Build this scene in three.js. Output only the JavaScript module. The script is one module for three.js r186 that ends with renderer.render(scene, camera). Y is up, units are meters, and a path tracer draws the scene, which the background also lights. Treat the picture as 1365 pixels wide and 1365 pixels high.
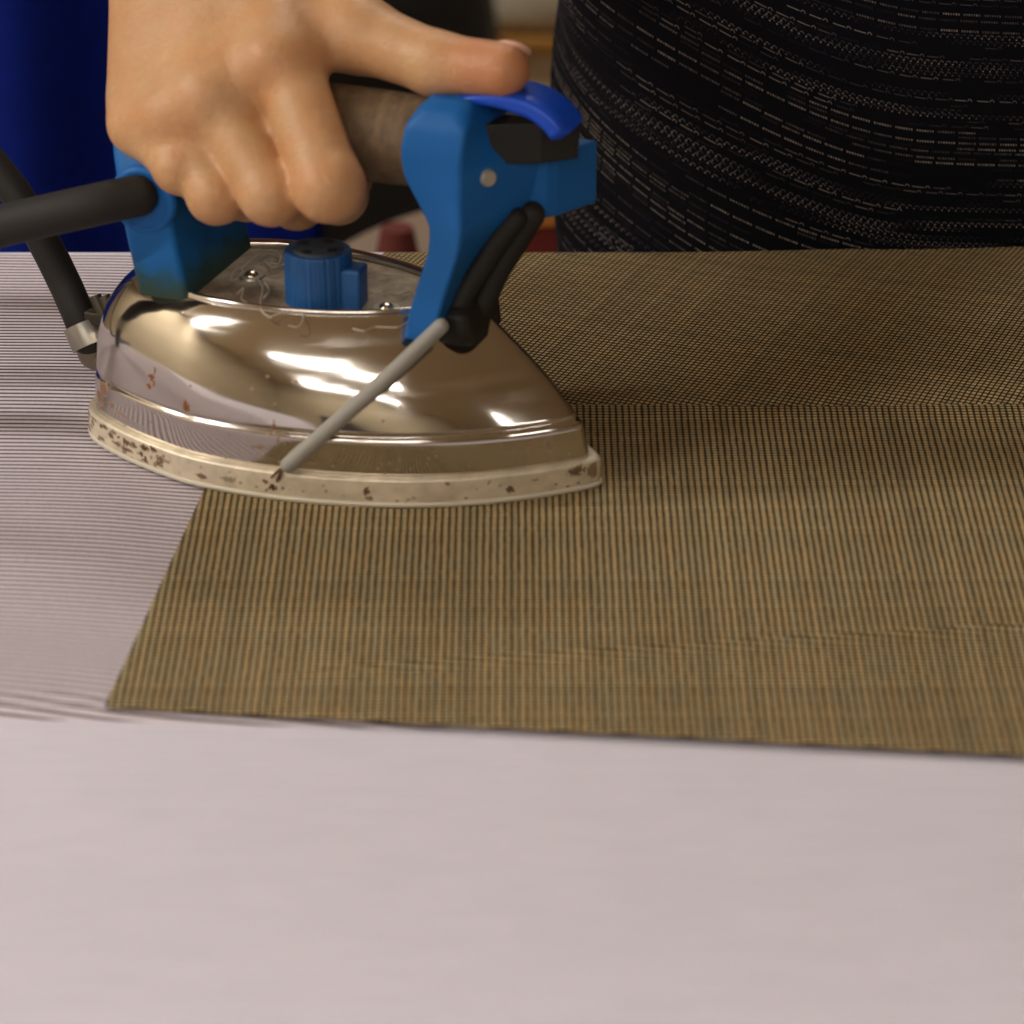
import * as THREE from 'three';
import { RoundedBoxGeometry } from 'three/addons/geometries/RoundedBoxGeometry.js';
import { mergeGeometries } from 'three/addons/utils/BufferGeometryUtils.js';
import { RectAreaLightUniformsLib } from 'three/addons/lights/RectAreaLightUniformsLib.js';

RectAreaLightUniformsLib.init();
const scene = new THREE.Scene();
const renderer = new THREE.WebGLRenderer({ antialias: true });
renderer.toneMapping = THREE.LinearToneMapping;
renderer.toneMappingExposure = 2.85;
renderer.shadowMap.enabled = true;

// ------------------------------------------------------------------ camera
const T = 0.86;                       // height of the table's cloth above the floor
const FPX = 5000, PITCH = 25 * Math.PI / 180, CH = 0.618;
const CAM = new THREE.Vector3(0, T + CH, CH / Math.tan(PITCH));
const camera = new THREE.PerspectiveCamera(2 * Math.atan(682.5 / FPX) * 180 / Math.PI, 1, 0.05, 30);
camera.position.copy(CAM);
camera.lookAt(0, T, 0);
camera.focus = 1.60;
camera.userData.fStop = 10;
scene.add(camera);
scene.background = new THREE.Color(0x0d0b09);

// pixel -> ray, and pixel -> point of the iron's own frame (z = constant plane)
const FW = new THREE.Vector3(0, -Math.sin(PITCH), -Math.cos(PITCH)), UP = new THREE.Vector3(0, Math.cos(PITCH), -Math.sin(PITCH));
function ray(px, py) { return FW.clone().addScaledVector(new THREE.Vector3(1, 0, 0), (px - 682.5) / FPX).addScaledVector(UP, -(py - 682.5) / FPX); }
function at(px, py, t) { return CAM.clone().addScaledVector(ray(px, py), t); }
const ALPHA = 20 * Math.PI / 180;
const IRON_O = new THREE.Vector3(-0.0637, T + 0.0014, -0.0579);
const AX = new THREE.Vector3(Math.cos(ALPHA), 0, Math.sin(ALPHA)), NZ = new THREE.Vector3(-Math.sin(ALPHA), 0, Math.cos(ALPHA));
function hp(px, py, zmm) {            // -> [x, y, z] in mm, iron frame
  const d = ray(px, py), o = IRON_O.clone().addScaledVector(NZ, zmm / 1000).sub(CAM);
  const p = CAM.clone().addScaledVector(d, o.dot(NZ) / d.dot(NZ)).sub(IRON_O);
  return [p.dot(AX) * 1000, p.y * 1000, p.dot(NZ) * 1000];
}
function worldToIron(x, y, z) { const p = new THREE.Vector3(x, y + T, z).sub(IRON_O); return [p.dot(AX) * 1000, p.y * 1000, p.dot(NZ) * 1000]; }
function ironToWorld([x, y, z]) { return IRON_O.clone().addScaledVector(AX, x / 1000).addScaledVector(NZ, z / 1000).add(new THREE.Vector3(0, y / 1000, 0)); }

// ------------------------------------------------------------------ lights: ceiling fluorescent fittings (built as things below)
const CEIL = 2.9;
const LAMP_COLOR = new THREE.Color(1, 0.965, 0.925);
const LAMPS = [                       // x, z, power
  [-1.5, 3.1, 7], [-0.2, 3.1, 7], [2.9, 3.4, 7], [-1.5, 4.7, 7], [-0.2, 4.7, 7], [-2.7, 0.0, 38], [-2.7, 1.3, 34], [0.3, -1.4, 12],
];

// ------------------------------------------------------------------ helpers
let seed = 7;
function rnd() { seed = (seed * 1664525 + 1013904223) >>> 0; return seed / 4294967296; }
function hash2(i, j, k = 0) { let h = (i * 374761393 + j * 668265263 + k * 2147483647) | 0; h = Math.imul(h ^ (h >>> 13), 1274126177); return ((h ^ (h >>> 16)) >>> 0) / 4294967296; }
function vnoise(x, y, per = 0, k = 0) {   // value noise, optional period
  const i = Math.floor(x), j = Math.floor(y), u = x - i, v = y - j, su = u * u * (3 - 2 * u), sv = v * v * (3 - 2 * v);
  const w = q => per ? ((q % per) + per) % per : q;
  const a = hash2(w(i), w(j), k), b = hash2(w(i + 1), w(j), k), c = hash2(w(i), w(j + 1), k), d = hash2(w(i + 1), w(j + 1), k);
  return a + (b - a) * su + (c - a) * sv + (a - b - c + d) * su * sv;
}
function fbm(x, y, per, k = 0, oct = 4) { let s = 0, a = 0.5, f = 1, n = 0; for (let o = 0; o < oct; o++) { s += a * vnoise(x * f, y * f, per * f, k + o); n += a; a *= 0.5; f *= 2; } return s / n; }
const clamp = (x, a = 0, b = 1) => Math.min(b, Math.max(a, x));
const mix = (a, b, t) => a + (b - a) * t;
const sstep = (a, b, x) => { const t = clamp((x - a) / (b - a)); return t * t * (3 - 2 * t); };
function tex(w, h, fn, color = true) {    // fn(u, v) -> [r, g, b] 0..255 (sRGB when color)
  const d = new Uint8Array(w * h * 4);
  for (let j = 0; j < h; j++) for (let i = 0; i < w; i++) {
    const c = fn((i + 0.5) / w, (j + 0.5) / h), o = (j * w + i) * 4;
    d[o] = clamp(c[0], 0, 255); d[o + 1] = clamp(c[1], 0, 255); d[o + 2] = clamp(c[2], 0, 255); d[o + 3] = 255;
  }
  const t = new THREE.DataTexture(d, w, h, THREE.RGBAFormat);
  t.wrapS = t.wrapT = THREE.RepeatWrapping; t.magFilter = THREE.LinearFilter; t.minFilter = THREE.LinearMipmapLinearFilter; t.generateMipmaps = true;
  if (color) t.colorSpace = THREE.SRGBColorSpace;
  t.needsUpdate = true;
  return t;
}
const grey = g => [g, g, g];
const M = (o) => new THREE.MeshStandardMaterial(o);
const P = (o) => new THREE.MeshPhysicalMaterial(o);
const used = {};
function numbered(name) { if (!(name in used)) { used[name] = 0; return name; } used[name]++; return `${name}_${String(used[name]).padStart(3, '0')}`; }
function mesh(name, geo, mat, parent) { const m = new THREE.Mesh(geo, mat); m.name = name; m.castShadow = m.receiveShadow = true; parent.add(m); return m; }
function thing(name, label, category, pos, turn = 0, group) {
  const o = new THREE.Group(); o.name = numbered(name); o.position.set(...pos); o.rotation.y = turn; o.userData = { label, category };
  if (group) o.userData.group = group;
  scene.add(o); return o;
}
function solo(name, geo, mat, label, category, pos = [0, 0, 0], group) { const m = mesh(numbered(name), geo, mat, scene); m.position.set(...pos); m.userData = { label, category }; if (group) m.userData.group = group; return m; }
function structure(name, geo, mat, pos) { const m = mesh(name, geo, mat, scene); m.position.set(...pos); m.userData = { kind: 'structure' }; return m; }
function rbox(w, h, d, r = 0.003, x = 0, y = 0, z = 0, seg = 3) { const g = new RoundedBoxGeometry(w, h, d, seg, r); g.translate(x, y, z); return g; }
function cyl(r0, r1, h, x = 0, y = 0, z = 0, n = 32) { const g = new THREE.CylinderGeometry(r0, r1, h, n); g.translate(x, y, z); return g; }
const V = (a, s = 0.001) => new THREE.Vector3(a[0] * s, a[1] * s, a[2] * s);
function tube(pts, r, n = 64, rs = 14, caps = true) {
  const c = new THREE.CatmullRomCurve3(pts);
  const parts = [new THREE.TubeGeometry(c, n, r, rs)];
  if (caps) for (const t of [0, 1]) { const s = new THREE.SphereGeometry(r, rs, 8); s.scale(1, 1, 1); const p = c.getPoint(t); s.translate(p.x, p.y, p.z); parts.push(s); }
  return mergeGeometries(parts);
}
// closed stack of equal-length rings -> smooth or creased skin
function skin(rings, capBottom = true, capTop = true, uvf = null) {
  const n = rings[0].length, pos = [], uv = [], idx = [];
  rings.forEach((r, j) => r.forEach((p, i) => { pos.push(p[0], p[1], p[2]); const q = uvf ? uvf(p, i, j) : [i / n, j / rings.length]; uv.push(q[0], q[1]); }));
  for (let j = 0; j < rings.length - 1; j++) for (let i = 0; i < n; i++) {
    const a = j * n + i, b = j * n + (i + 1) % n, c = a + n, d = b + n;
    idx.push(a, c, b, b, c, d);
  }
  const cap = (j, flip) => {
    const r = rings[j], c = [0, 0, 0]; r.forEach(p => { c[0] += p[0] / n; c[1] += p[1] / n; c[2] += p[2] / n; });
    const base = pos.length / 3;
    r.forEach((p, i) => { pos.push(...p); const q = uvf ? uvf(p, i, j) : [p[0], p[2]]; uv.push(...q); }); pos.push(...c); uv.push(...(uvf ? uvf(c, 0, j) : [c[0], c[2]]));
    for (let i = 0; i < n; i++) { const a = base + i, b = base + (i + 1) % n; flip ? idx.push(base + n, a, b) : idx.push(base + n, b, a); }
  };
  if (capBottom) cap(0, true);
  if (capTop) cap(rings.length - 1, false);
  const g = new THREE.BufferGeometry();
  g.setAttribute('position', new THREE.Float32BufferAttribute(pos, 3)); g.setAttribute('uv', new THREE.Float32BufferAttribute(uv, 2)); g.setIndex(idx); g.computeVertexNormals();
  return g;
}
// lofted rounded rectangles, in mm: [y, x0, x1, z0, z1, corner]
function loftRects(list, perCorner = 5) {
  const rings = [];
  const rect = ([y, x0, x1, z0, z1, r]) => {
    const out = [];
    for (const [cx, cz, a0] of [[x1 - r, z1 - r, 0], [x0 + r, z1 - r, 90], [x0 + r, z0 + r, 180], [x1 - r, z0 + r, 270]])
      for (let k = 0; k <= perCorner; k++) { const a = (a0 + 90 * k / perCorner) * Math.PI / 180; out.push([(cx + Math.cos(a) * r) / 1000, y / 1000, (cz + Math.sin(a) * r) / 1000]); }
    return out;
  };
  const cr = list[0].map((_, c) => new THREE.CatmullRomCurve3(list.map((l, i) => new THREE.Vector3(i, l[c], 0)), false, 'centripetal'));
  const N = (list.length - 1) * 5;
  for (let j = 0; j <= N; j++) rings.push(rect(cr.map(c => c.getPoint(j / N).y)));
  return skin(rings.map(r => r.slice().reverse()).map(r => r.reverse()).map(r => r));
}
// naive surface nets: signed distance -> indexed mesh
function surfaceNets(sdf, lo, hi, cell) {
  const n = [0, 1, 2].map(k => Math.ceil((hi[k] - lo[k]) / cell) + 1), [nx, ny, nz] = n;
  const f = new Float32Array(nx * ny * nz);
  let o = 0;
  for (let k = 0; k < nz; k++) for (let j = 0; j < ny; j++) for (let i = 0; i < nx; i++) f[o++] = sdf(lo[0] + i * cell, lo[1] + j * cell, lo[2] + k * cell);
  const id = new Int32Array(nx * ny * nz).fill(-1), pos = [], idx = [];
  const I = (i, j, k) => i + nx * (j + ny * k);
  for (let k = 0; k < nz - 1; k++) for (let j = 0; j < ny - 1; j++) for (let i = 0; i < nx - 1; i++) {
    let neg = 0; const v = [];
    for (let c = 0; c < 8; c++) { const q = f[I(i + (c & 1), j + (c >> 1 & 1), k + (c >> 2))]; v.push(q); if (q < 0) neg++; }
    if (neg === 0 || neg === 8) continue;
    let sx = 0, sy = 0, sz = 0, m = 0;
    for (let a = 0; a < 8; a++) for (const ax of [1, 2, 4]) {
      if (a & ax) continue; const b = a | ax; if ((v[a] < 0) === (v[b] < 0)) continue;
      const t = v[a] / (v[a] - v[b]);
      sx += (a & 1) + (ax === 1 ? t : 0); sy += (a >> 1 & 1) + (ax === 2 ? t : 0); sz += (a >> 2) + (ax === 4 ? t : 0); m++;
    }
    id[I(i, j, k)] = pos.length / 3;
    pos.push(lo[0] + (i + sx / m) * cell, lo[1] + (j + sy / m) * cell, lo[2] + (k + sz / m) * cell);
  }
  const quad = (a, b, c, d, flip) => { if (a < 0 || b < 0 || c < 0 || d < 0) return; flip ? idx.push(a, c, b, a, d, c) : idx.push(a, b, c, a, c, d); };
  for (let k = 1; k < nz - 1; k++) for (let j = 1; j < ny - 1; j++) for (let i = 1; i < nx - 1; i++) {
    const s = f[I(i, j, k)] < 0;
    if (s !== (f[I(i + 1, j, k)] < 0)) quad(id[I(i, j - 1, k - 1)], id[I(i, j, k - 1)], id[I(i, j, k)], id[I(i, j - 1, k)], !s);
    if (s !== (f[I(i, j + 1, k)] < 0)) quad(id[I(i - 1, j, k - 1)], id[I(i - 1, j, k)], id[I(i, j, k)], id[I(i, j, k - 1)], !s);
    if (s !== (f[I(i, j, k + 1)] < 0)) quad(id[I(i - 1, j - 1, k)], id[I(i, j - 1, k)], id[I(i, j, k)], id[I(i - 1, j, k)], !s);
  }
  const g = new THREE.BufferGeometry();
  g.setAttribute('position', new THREE.Float32BufferAttribute(pos, 3)); g.setIndex(idx);
  return g;
}
function finishSdf(g, map, uvf) {      // map positions, give uv, normals
  const p = g.attributes.position, uv = [];
  for (let i = 0; i < p.count; i++) { const q = map([p.getX(i), p.getY(i), p.getZ(i)]); p.setXYZ(i, q[0], q[1], q[2]); uv.push(...uvf(q)); }
  g.setAttribute('uv', new THREE.Float32BufferAttribute(uv, 2));
  g.computeVertexNormals();
  return g;
}
const smin = (a, b, k) => { const h = Math.max(k - Math.abs(a - b), 0) / k; return Math.min(a, b) - h * h * k * 0.25; };
function cap(x, y, z, A, B) {          // tapered capsule, A = [x,y,z,r]
  const bx = B[0] - A[0], by = B[1] - A[1], bz = B[2] - A[2], px = x - A[0], py = y - A[1], pz = z - A[2];
  const t = clamp((px * bx + py * by + pz * bz) / (bx * bx + by * by + bz * bz + 1e-12));
  return Math.hypot(px - bx * t, py - by * t, pz - bz * t) - (A[3] + (B[3] - A[3]) * t);
}
function ell(x, y, z, c, r) { const a = (x - c[0]) / r[0], b = (y - c[1]) / r[1], d = (z - c[2]) / r[2], k = Math.sqrt(a * a + b * b + d * d); return (k - 1) * Math.min(r[0], r[1], r[2]); }
// thick cloth from a height grid; fn(i, j) -> [x, y, z], uvf([x,y,z], i, j)
function clothSheet(nu, nv, fn, uvf, thick) {
  const pos = [], uv = [], idx = [], top = [];
  for (let j = 0; j <= nv; j++) for (let i = 0; i <= nu; i++) top.push(fn(i / nu, j / nv));
  const K = (nu + 1) * (nv + 1);
  for (const s of [0, 1]) top.forEach((p, q) => { pos.push(p[0], p[1], p[2]); uv.push(...uvf(p, (q % (nu + 1)) / nu, Math.floor(q / (nu + 1)) / nv)); });
  const I = (i, j) => j * (nu + 1) + i;
  for (let j = 0; j < nv; j++) for (let i = 0; i < nu; i++) { const a = I(i, j), b = I(i + 1, j), c = I(i, j + 1), d = I(i + 1, j + 1); idx.push(a, c, b, b, c, d); }
  const g0 = new THREE.BufferGeometry(); g0.setAttribute('position', new THREE.Float32BufferAttribute(pos.slice(0, K * 3), 3)); g0.setIndex(idx.slice()); g0.computeVertexNormals();
  const nn = g0.attributes.normal;
  for (let q = 0; q < K; q++) { pos[(K + q) * 3] -= nn.getX(q) * thick; pos[(K + q) * 3 + 1] -= nn.getY(q) * thick; pos[(K + q) * 3 + 2] -= nn.getZ(q) * thick; }
  const m = idx.length;
  for (let q = 0; q < m; q += 3) idx.push(K + idx[q], K + idx[q + 2], K + idx[q + 1]);
  const edge = (a, b) => idx.push(a, a + K, b, b, a + K, b + K);
  for (let i = 0; i < nu; i++) { edge(I(i + 1, 0), I(i, 0)); edge(I(i, nv), I(i + 1, nv)); }
  for (let j = 0; j < nv; j++) { edge(I(0, j), I(0, j + 1)); edge(I(nu, j + 1), I(nu, j)); }
  const g = new THREE.BufferGeometry(); g.setAttribute('position', new THREE.Float32BufferAttribute(pos, 3)); g.setAttribute('uv', new THREE.Float32BufferAttribute(uv, 2)); g.setIndex(idx); g.computeVertexNormals();
  return g;
}

// ------------------------------------------------------------------ room
const plaster = tex(256, 256, (u, v) => { const n = fbm(u * 8, v * 8, 8, 3); const k = 0.94 + 0.1 * n; return [184 * k, 170 * k, 144 * k]; });
const wallMat = M({ map: plaster, roughness: 0.9 });
const ceilMat = M({ color: 0xd6ccb8, roughness: 0.95 });
const floorMap = tex(512, 512, (u, v) => { const n = fbm(u * 6, v * 6, 6, 9, 5), s = fbm(u * 64, v * 64, 64, 12, 2); const k = 0.82 + 0.22 * n + 0.12 * s; return [150 * k, 124 * k, 92 * k]; });
const floorMat = M({ map: floorMap, roughness: 0.55 });
{
  const X0 = -3.6, X1 = 4.8, Z0 = -3.6, Z1 = 5.6, t = 0.12, cx = (X0 + X1) / 2, cz = (Z0 + Z1) / 2;
  structure('floor', new THREE.BoxGeometry(X1 - X0 + 2 * t, t, Z1 - Z0 + 2 * t), floorMat, [cx, -t / 2, cz]);
  structure('ceiling', new THREE.BoxGeometry(X1 - X0 + 2 * t, t, Z1 - Z0 + 2 * t), ceilMat, [cx, CEIL + t / 2, cz]);
  structure('wall_left', new THREE.BoxGeometry(t, CEIL, Z1 - Z0), wallMat, [X0 - t / 2, CEIL / 2, cz]);
  structure('wall_right', new THREE.BoxGeometry(t, CEIL, Z1 - Z0), wallMat, [X1 + t / 2, CEIL / 2, cz]);
  structure('wall_back', new THREE.BoxGeometry(X1 - X0 + 2 * t, CEIL, t), wallMat, [cx, CEIL / 2, Z0 - t / 2]);
  structure('wall_front', new THREE.BoxGeometry(X1 - X0 + 2 * t, CEIL, t), wallMat, [cx, CEIL / 2, Z1 + t / 2]);
}
{
  const steel = M({ color: 0xe6e2d8, roughness: 0.5 });
  const glow = M({ color: 0xffffff, emissive: LAMP_COLOR, emissiveIntensity: 6, roughness: 0.6 });
  LAMPS.forEach(([x, z, I]) => {
    const L = thing('ceiling_light', 'white twin-tube fluorescent batten mounted on the cream ceiling', 'lamp', [x, CEIL, z], 0, 'fluorescent battens on the ceiling');
    mesh('housing', rbox(1.3, 0.05, 0.16, 0.008, 0, -0.025, 0), steel, L);
    for (const dz of [-0.045, 0.045]) { const g = new THREE.CylinderGeometry(0.013, 0.013, 1.2, 16); g.rotateZ(Math.PI / 2); g.translate(0, -0.068, dz); mesh('tube', g, glow, L); }
    const a = new THREE.RectAreaLight(LAMP_COLOR, I, 1.2, 0.12); a.position.set(0, -0.085, 0); a.rotation.x = -Math.PI / 2; a.name = 'tube_light'; L.add(a);
  });
}

// ------------------------------------------------------------------ table, cover, cloths
const BACK = -0.287;                  // far edge of the table top
const woodMap = tex(256, 256, (u, v) => { const n = fbm(u * 3, v * 40, 0, 21, 4); const k = 0.75 + 0.4 * n; return [150 * k, 108 * k, 66 * k]; });
{
  const L = thing('ironing_table', 'long work table under the white cover and the cloths', 'table', [0, 0, 0.13]);
  const wood = M({ map: woodMap, roughness: 0.6 });
  const y0 = T - 0.0042;
  mesh('table_top', rbox(2.1, 0.03, 0.80, 0.008, 0, y0 - 0.015, 0.0, 3), wood, L);
  for (const sx of [-0.95, 0.95]) for (const sz of [-0.32, 0.32]) mesh('leg', rbox(0.06, y0 - 0.03, 0.06, 0.004, sx, (y0 - 0.03) / 2, sz), wood, L);
  for (const sz of [-0.32, 0.32]) mesh('apron', rbox(1.84, 0.07, 0.022, 0.003, 0, y0 - 0.065, sz), wood, L);
}
// the plain pale cover
const coverMap = tex(512, 512, (u, v) => { const s = Math.sin(v * 2 * Math.PI * 40), n = fbm(u * 10, v * 40, 0, 31, 3), w = fbm(u * 5, v * 5, 5, 41, 3); const k = 0.97 + 0.012 * s + 0.03 * (n - 0.5) + 0.012 * (w - 0.5); return [226 * k, 221 * k, 232 * k]; });
{
  const fn = (u, v) => {
    const x = mix(-1.06, 1.06, u); let s = mix(-0.10, 0.96, v), y = T - 0.0022, z;
    if (s < 0) { z = BACK; y = T - 0.0022 + s; } else if (s > 0.83) { z = BACK + 0.83; y = T - 0.0022 - (s - 0.83); } else z = BACK + s;
    if (s > 0 && s < 0.83) { const e = Math.min(s, 0.83 - s); y -= 0.006 * Math.pow(clamp(1 - e / 0.008), 2); y += 0.0006 * (fbm(x * 9, z * 7, 0, 55) - 0.5) * sstep(0, 0.05, e); }
    return [x, y, z];
  };
  const g = clothSheet(120, 265, fn, (p, u, v) => [p[0] / 0.2, (v * 1.06) / 0.2], 0.0012);
  solo('table_cover', g, P({ specularIntensity: 0.25, map: coverMap, roughness: 0.95 }), 'plain pale lavender-white cotton cover spread over the whole table', 'table cover');
}
// striped cloth, fine dark horizontal pinstripes
const STRIPE = 0.00365;
const stripeMap = tex(512, 512, (u, v) => {
  const ph = (v * 16) % 1, d = Math.abs(ph - 0.5) * 2;                // 1 at the line
  const line = sstep(0.50, 0.80, d), n = fbm(u * 64, v * 16, 0, 61, 2), th = vnoise(u * 128, v * 64, 0, 71);
  const k = 0.97 + 0.05 * (n - 0.5) + 0.03 * (th - 0.5);
  return [mix(224, 106, line) * k, mix(213, 94, line) * k, mix(219, 98, line) * k];
});
const stripeBump = tex(128, 128, (u, v) => grey(255 * (1 - sstep(0.5, 0.85, Math.abs(((v * 16) % 1) - 0.5) * 2))), false);
function stripedHeight(x, z) {
  let y = 0;
  const left = sstep(-0.10, -0.16, x) * sstep(0.16, 0.125, z);
  y += left * 0.0009 * (1 + Math.sin((z + 0.02) * 42)) * sstep(-0.28, -0.2, z);
  y += left * 0.0012 * fbm(x * 6, z * 12, 0, 77);
  const hem = (c, w, h) => h * Math.exp(-(((z - c - 0.05 * (x + 0.16)) / w) ** 2));
  y += (hem(0.1535, 0.0022, 0.0009) + hem(0.1610, 0.0020, 0.0008)) * sstep(-0.136, -0.146, x);
  return y;
}
{
  const fn = (u, v) => {
    const x = mix(-0.98, 0.98, u);
    const s = mix(-0.09, 0.1685 - BACK, v) , zf = BACK - 0.002;
    if (s < 0) return [x, T - 0.006 + s, zf];
    const z = BACK + s + 0.05 * (x + 0.16) * sstep(0.35, 0.456, s) * 1.0;
    return [x, T - 0.0008 + stripedHeight(x, z) - 0.006 * Math.pow(clamp(1 - s / 0.009), 2) - 0.0015 * sstep(0.449, 0.4555, s), s < 0.001 ? zf : z];
  };
  const g = clothSheet(240, 270, fn, (p, u, v) => { const s = mix(-0.09, 0.456, v); return [p[0] / (STRIPE * 16), -(s - 0.045 * p[0] - 0.006 * sstep(0.2, 0.45, s) * (p[0] + 0.2) / 0.1 + 0.0006 * Math.sin(p[0] * 60)) / (STRIPE * 16)]; }, 0.0011);
  solo('striped_cloth', g, P({ specularIntensity: 0.25, map: stripeMap, bumpMap: stripeBump, bumpScale: 0.0002, roughness: 0.95 }), 'white cotton cloth with fine dark pinstripes lying under the brown cloth', 'cloth');
}
// brown woven cloth: a near panel and a far panel meeting in a pressed seam
const CELL = 0.00268, NC = 32;
const brownFn = (u, v) => {
  const cu = u * NC, cv = v * NC * 1.125, pu = cu % 1, pv = cv % 1;
  const iu = Math.floor(cu), iv = Math.floor(cv);
  const wob = 0.10 * (vnoise(cv * 0.5, iu * 3.1, 0, 81) - 0.5);
  const a = sstep(0.20, 0.46, Math.abs(pu - 0.5 + wob)), b = sstep(0.25, 0.47, Math.abs(pv - 0.5));
  const light = (1 - a) * (1 - 0.80 * b) + a * 0.26 * (1 - b);
  const slubU = hash2(iu, 5, 3), slubV = hash2(iv, 9, 4), n = fbm(u * 10, v * 10, 10, 90, 3), t = vnoise(u * 256, v * 256, 256, 95);
  const k = 0.88 + 0.10 * slubU + 0.10 * slubV + 0.08 * (n - 0.5) + 0.12 * (t - 0.5);
  const hueN = hash2(iu, iv >> 3, 8) - 0.5;
  return { light, k, hueN };
};
const brownLight = new Float32Array(1024 * 1024);
const brownMap = tex(1024, 1024, (u, v) => { const { light, k, hueN } = brownFn(u, v); brownLight[Math.floor(v * 1024) * 1024 + Math.floor(u * 1024)] = light; return [mix(44, 186, light) * k * (1 + 0.05 * hueN), mix(36, 163, light) * k, mix(19, 121, light) * k * (1 - 0.06 * hueN)]; });
const brownBump = tex(1024, 1024, (u, v) => grey(255 * brownLight[Math.floor(v * 1024) * 1024 + Math.floor(u * 1024)]), false);
const brownMat = P({ specularIntensity: 0.25, map: brownMap, bumpMap: brownBump, bumpScale: 0.00035, roughness: 0.9 });
const SEAM = -0.1015;
const leftEdge = z => z > SEAM ? mix(-0.1118, -0.1426, (z - SEAM) / (0.1633 - SEAM)) : mix(-0.1118, -0.056, (z - SEAM) / (BACK - SEAM));
const frontZ = x => 0.1633 + 0.1115 * (x + 0.1426);
function brownLow(x, z) {             // relief of the near panel above the striped cloth
  let y = 0.0014;
  y += 0.0016 * sstep(0.04, 0.35, x) * (0.5 + 0.5 * Math.sin(x * 17 + z * 9)) * sstep(-0.10, -0.02, z);
  y += 0.0012 * (fbm(x * 11, z * 16, 0, 101) - 0.5) * sstep(0.02, 0.10, Math.hypot(x + 0.06, z + 0.06) - 0.05);
  const cz = 0.1406 + (x + 0.1021) * (0.1021 - 0.1406) / 0.289;        // the crease
  const on = sstep(-0.11, -0.02, x);
  y += on * 0.0020 * Math.exp(-(((z - cz - 0.003) / 0.003) ** 2)) - on * 0.0016 * Math.exp(-(((z - cz + 0.0012) / 0.0012) ** 2));
  y += on * 0.0012 * sstep(-0.001, 0.006, z - cz) * (1 - sstep(0.01, 0.045, z - cz));
  return y;
}
{
  const L = thing('brown_cloth', 'brown and tan fine-checked woven cloth being pressed under the iron', 'cloth', [0, T, 0]);
  const near = clothSheet(200, 150, (u, v) => {
    const vv = v * v * 0.25 + v * 0.75;
    let xr = 0.62, z = mix(SEAM, frontZ(mix(-0.14, xr, u)), vv); const x = mix(leftEdge(z), xr, u);
    z = mix(SEAM, frontZ(x), vv);
    const wav = 0.0008 * Math.sin(x * 38) + 0.001 * sstep(0.1, 0.3, x);
    const zz = z - wav * (1 - sstep(0, 0.05, z - SEAM));
    let y = brownLow(x, zz);
    y += 0.0012 * sstep(0.02, 0.004, zz - SEAM) ;
    y -= 0.0030 * Math.pow(clamp(1 - (z - SEAM) / 0.003), 2);
    y -= 0.0004 * clamp(1 - (frontZ(x) - z) / 0.004);
    return [x, Math.max(y, 0.0006), zz];
  }, p => [p[0] / (CELL * NC), p[2] / (CELL * NC)], 0.0007);
  mesh('near_panel', near, brownMat, L);
  const ca = Math.cos(0.40), sa = Math.sin(0.40);
  const far = clothSheet(200, 130, (u, v) => {
    const s = mix(-0.12, SEAM + 0.003 - BACK, v);
    const zr = s < 0 ? BACK : BACK + s, x = mix(leftEdge(Math.min(zr, SEAM)), 0.62, u);
    const q = clamp((zr - BACK) / (SEAM - BACK));
    let y = 0.0009 + 0.006 * sstep(0.0, 0.3, x) * Math.sin(Math.PI * clamp(q * 0.8)) * sstep(0, 0.2, q);
    y += 0.004 * sstep(0.06, 0.26, x) * (1 - q);
    y -= 0.0004 * sstep(0.95, 1, q);
    const wav = 0.0008 * Math.sin(x * 38) + 0.001 * sstep(0.1, 0.3, x);
    if (s < 0) return [x, y - 0.005 + s, BACK - 0.0055];
    return [x, y - 0.0050 * Math.pow(clamp(1 - s / 0.010), 2), (s < 0.001 ? BACK - 0.0055 : zr - wav * sstep(0.8, 1, q))];
  }, (p, u, v) => { const s = mix(-0.12, SEAM + 0.003 - BACK, v); const a = p[0] * ca + s * sa, b = -p[0] * sa + s * ca; return [b / (CELL * NC), a / (CELL * NC)]; }, 0.0007);
  mesh('far_panel', far, brownMat, L);
}

// ------------------------------------------------------------------ the steam iron
const blue = P({ color: 0x125fa6, roughness: 0.5, specularIntensity: 0.6 });
const blueDark = P({ color: 0x125fa6, roughness: 0.5, specularIntensity: 0.6 });
const blueBright = P({ color: 0x0a46be, roughness: 0.35 });
const black = M({ color: 0x17140f, roughness: 0.55 });
const rubber = M({ color: 0x1a1611, roughness: 0.7 });
const zinc = M({ color: 0xa9a397, roughness: 0.38, metalness: 0.8 });
const shiny = M({ color: 0xe8dcc0, roughness: 0.15, metalness: 1 });

const HALF = [[0, 0], [0.0, 0.14], [0.004, 0.28], [0.016, 0.42], [0.045, 0.545], [0.11, 0.70], [0.21, 0.87], [0.29, 0.965], [0.377, 1], [0.46, 0.998], [0.544, 0.965], [0.63, 0.895], [0.70, 0.815], [0.765, 0.71], [0.81, 0.62], [0.85, 0.525], [0.888, 0.425], [0.925, 0.31], [0.953, 0.215], [0.975, 0.135], [0.99, 0.072], [0.998, 0.028], [1, 0]];
const halfCurve = new THREE.CatmullRomCurve3(HALF.map(([s, w]) => new THREE.Vector3(s, w, 0)), false, 'centripetal');
const HN = 60, HP = halfCurve.getSpacedPoints(HN);
function ring(h, xh, xt, W) {          // mm; near side first (heel -> tip), then far side back
  const out = [];
  for (let i = 0; i <= HN; i++) out.push([mix(xh, xt, HP[i].x) / 1000, h / 1000, W * HP[i].y / 1000]);
  for (let i = HN - 1; i > 0; i--) out.push([mix(xh, xt, HP[i].x) / 1000, h / 1000, -W * HP[i].y / 1000]);
  return out.reverse();
}
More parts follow.
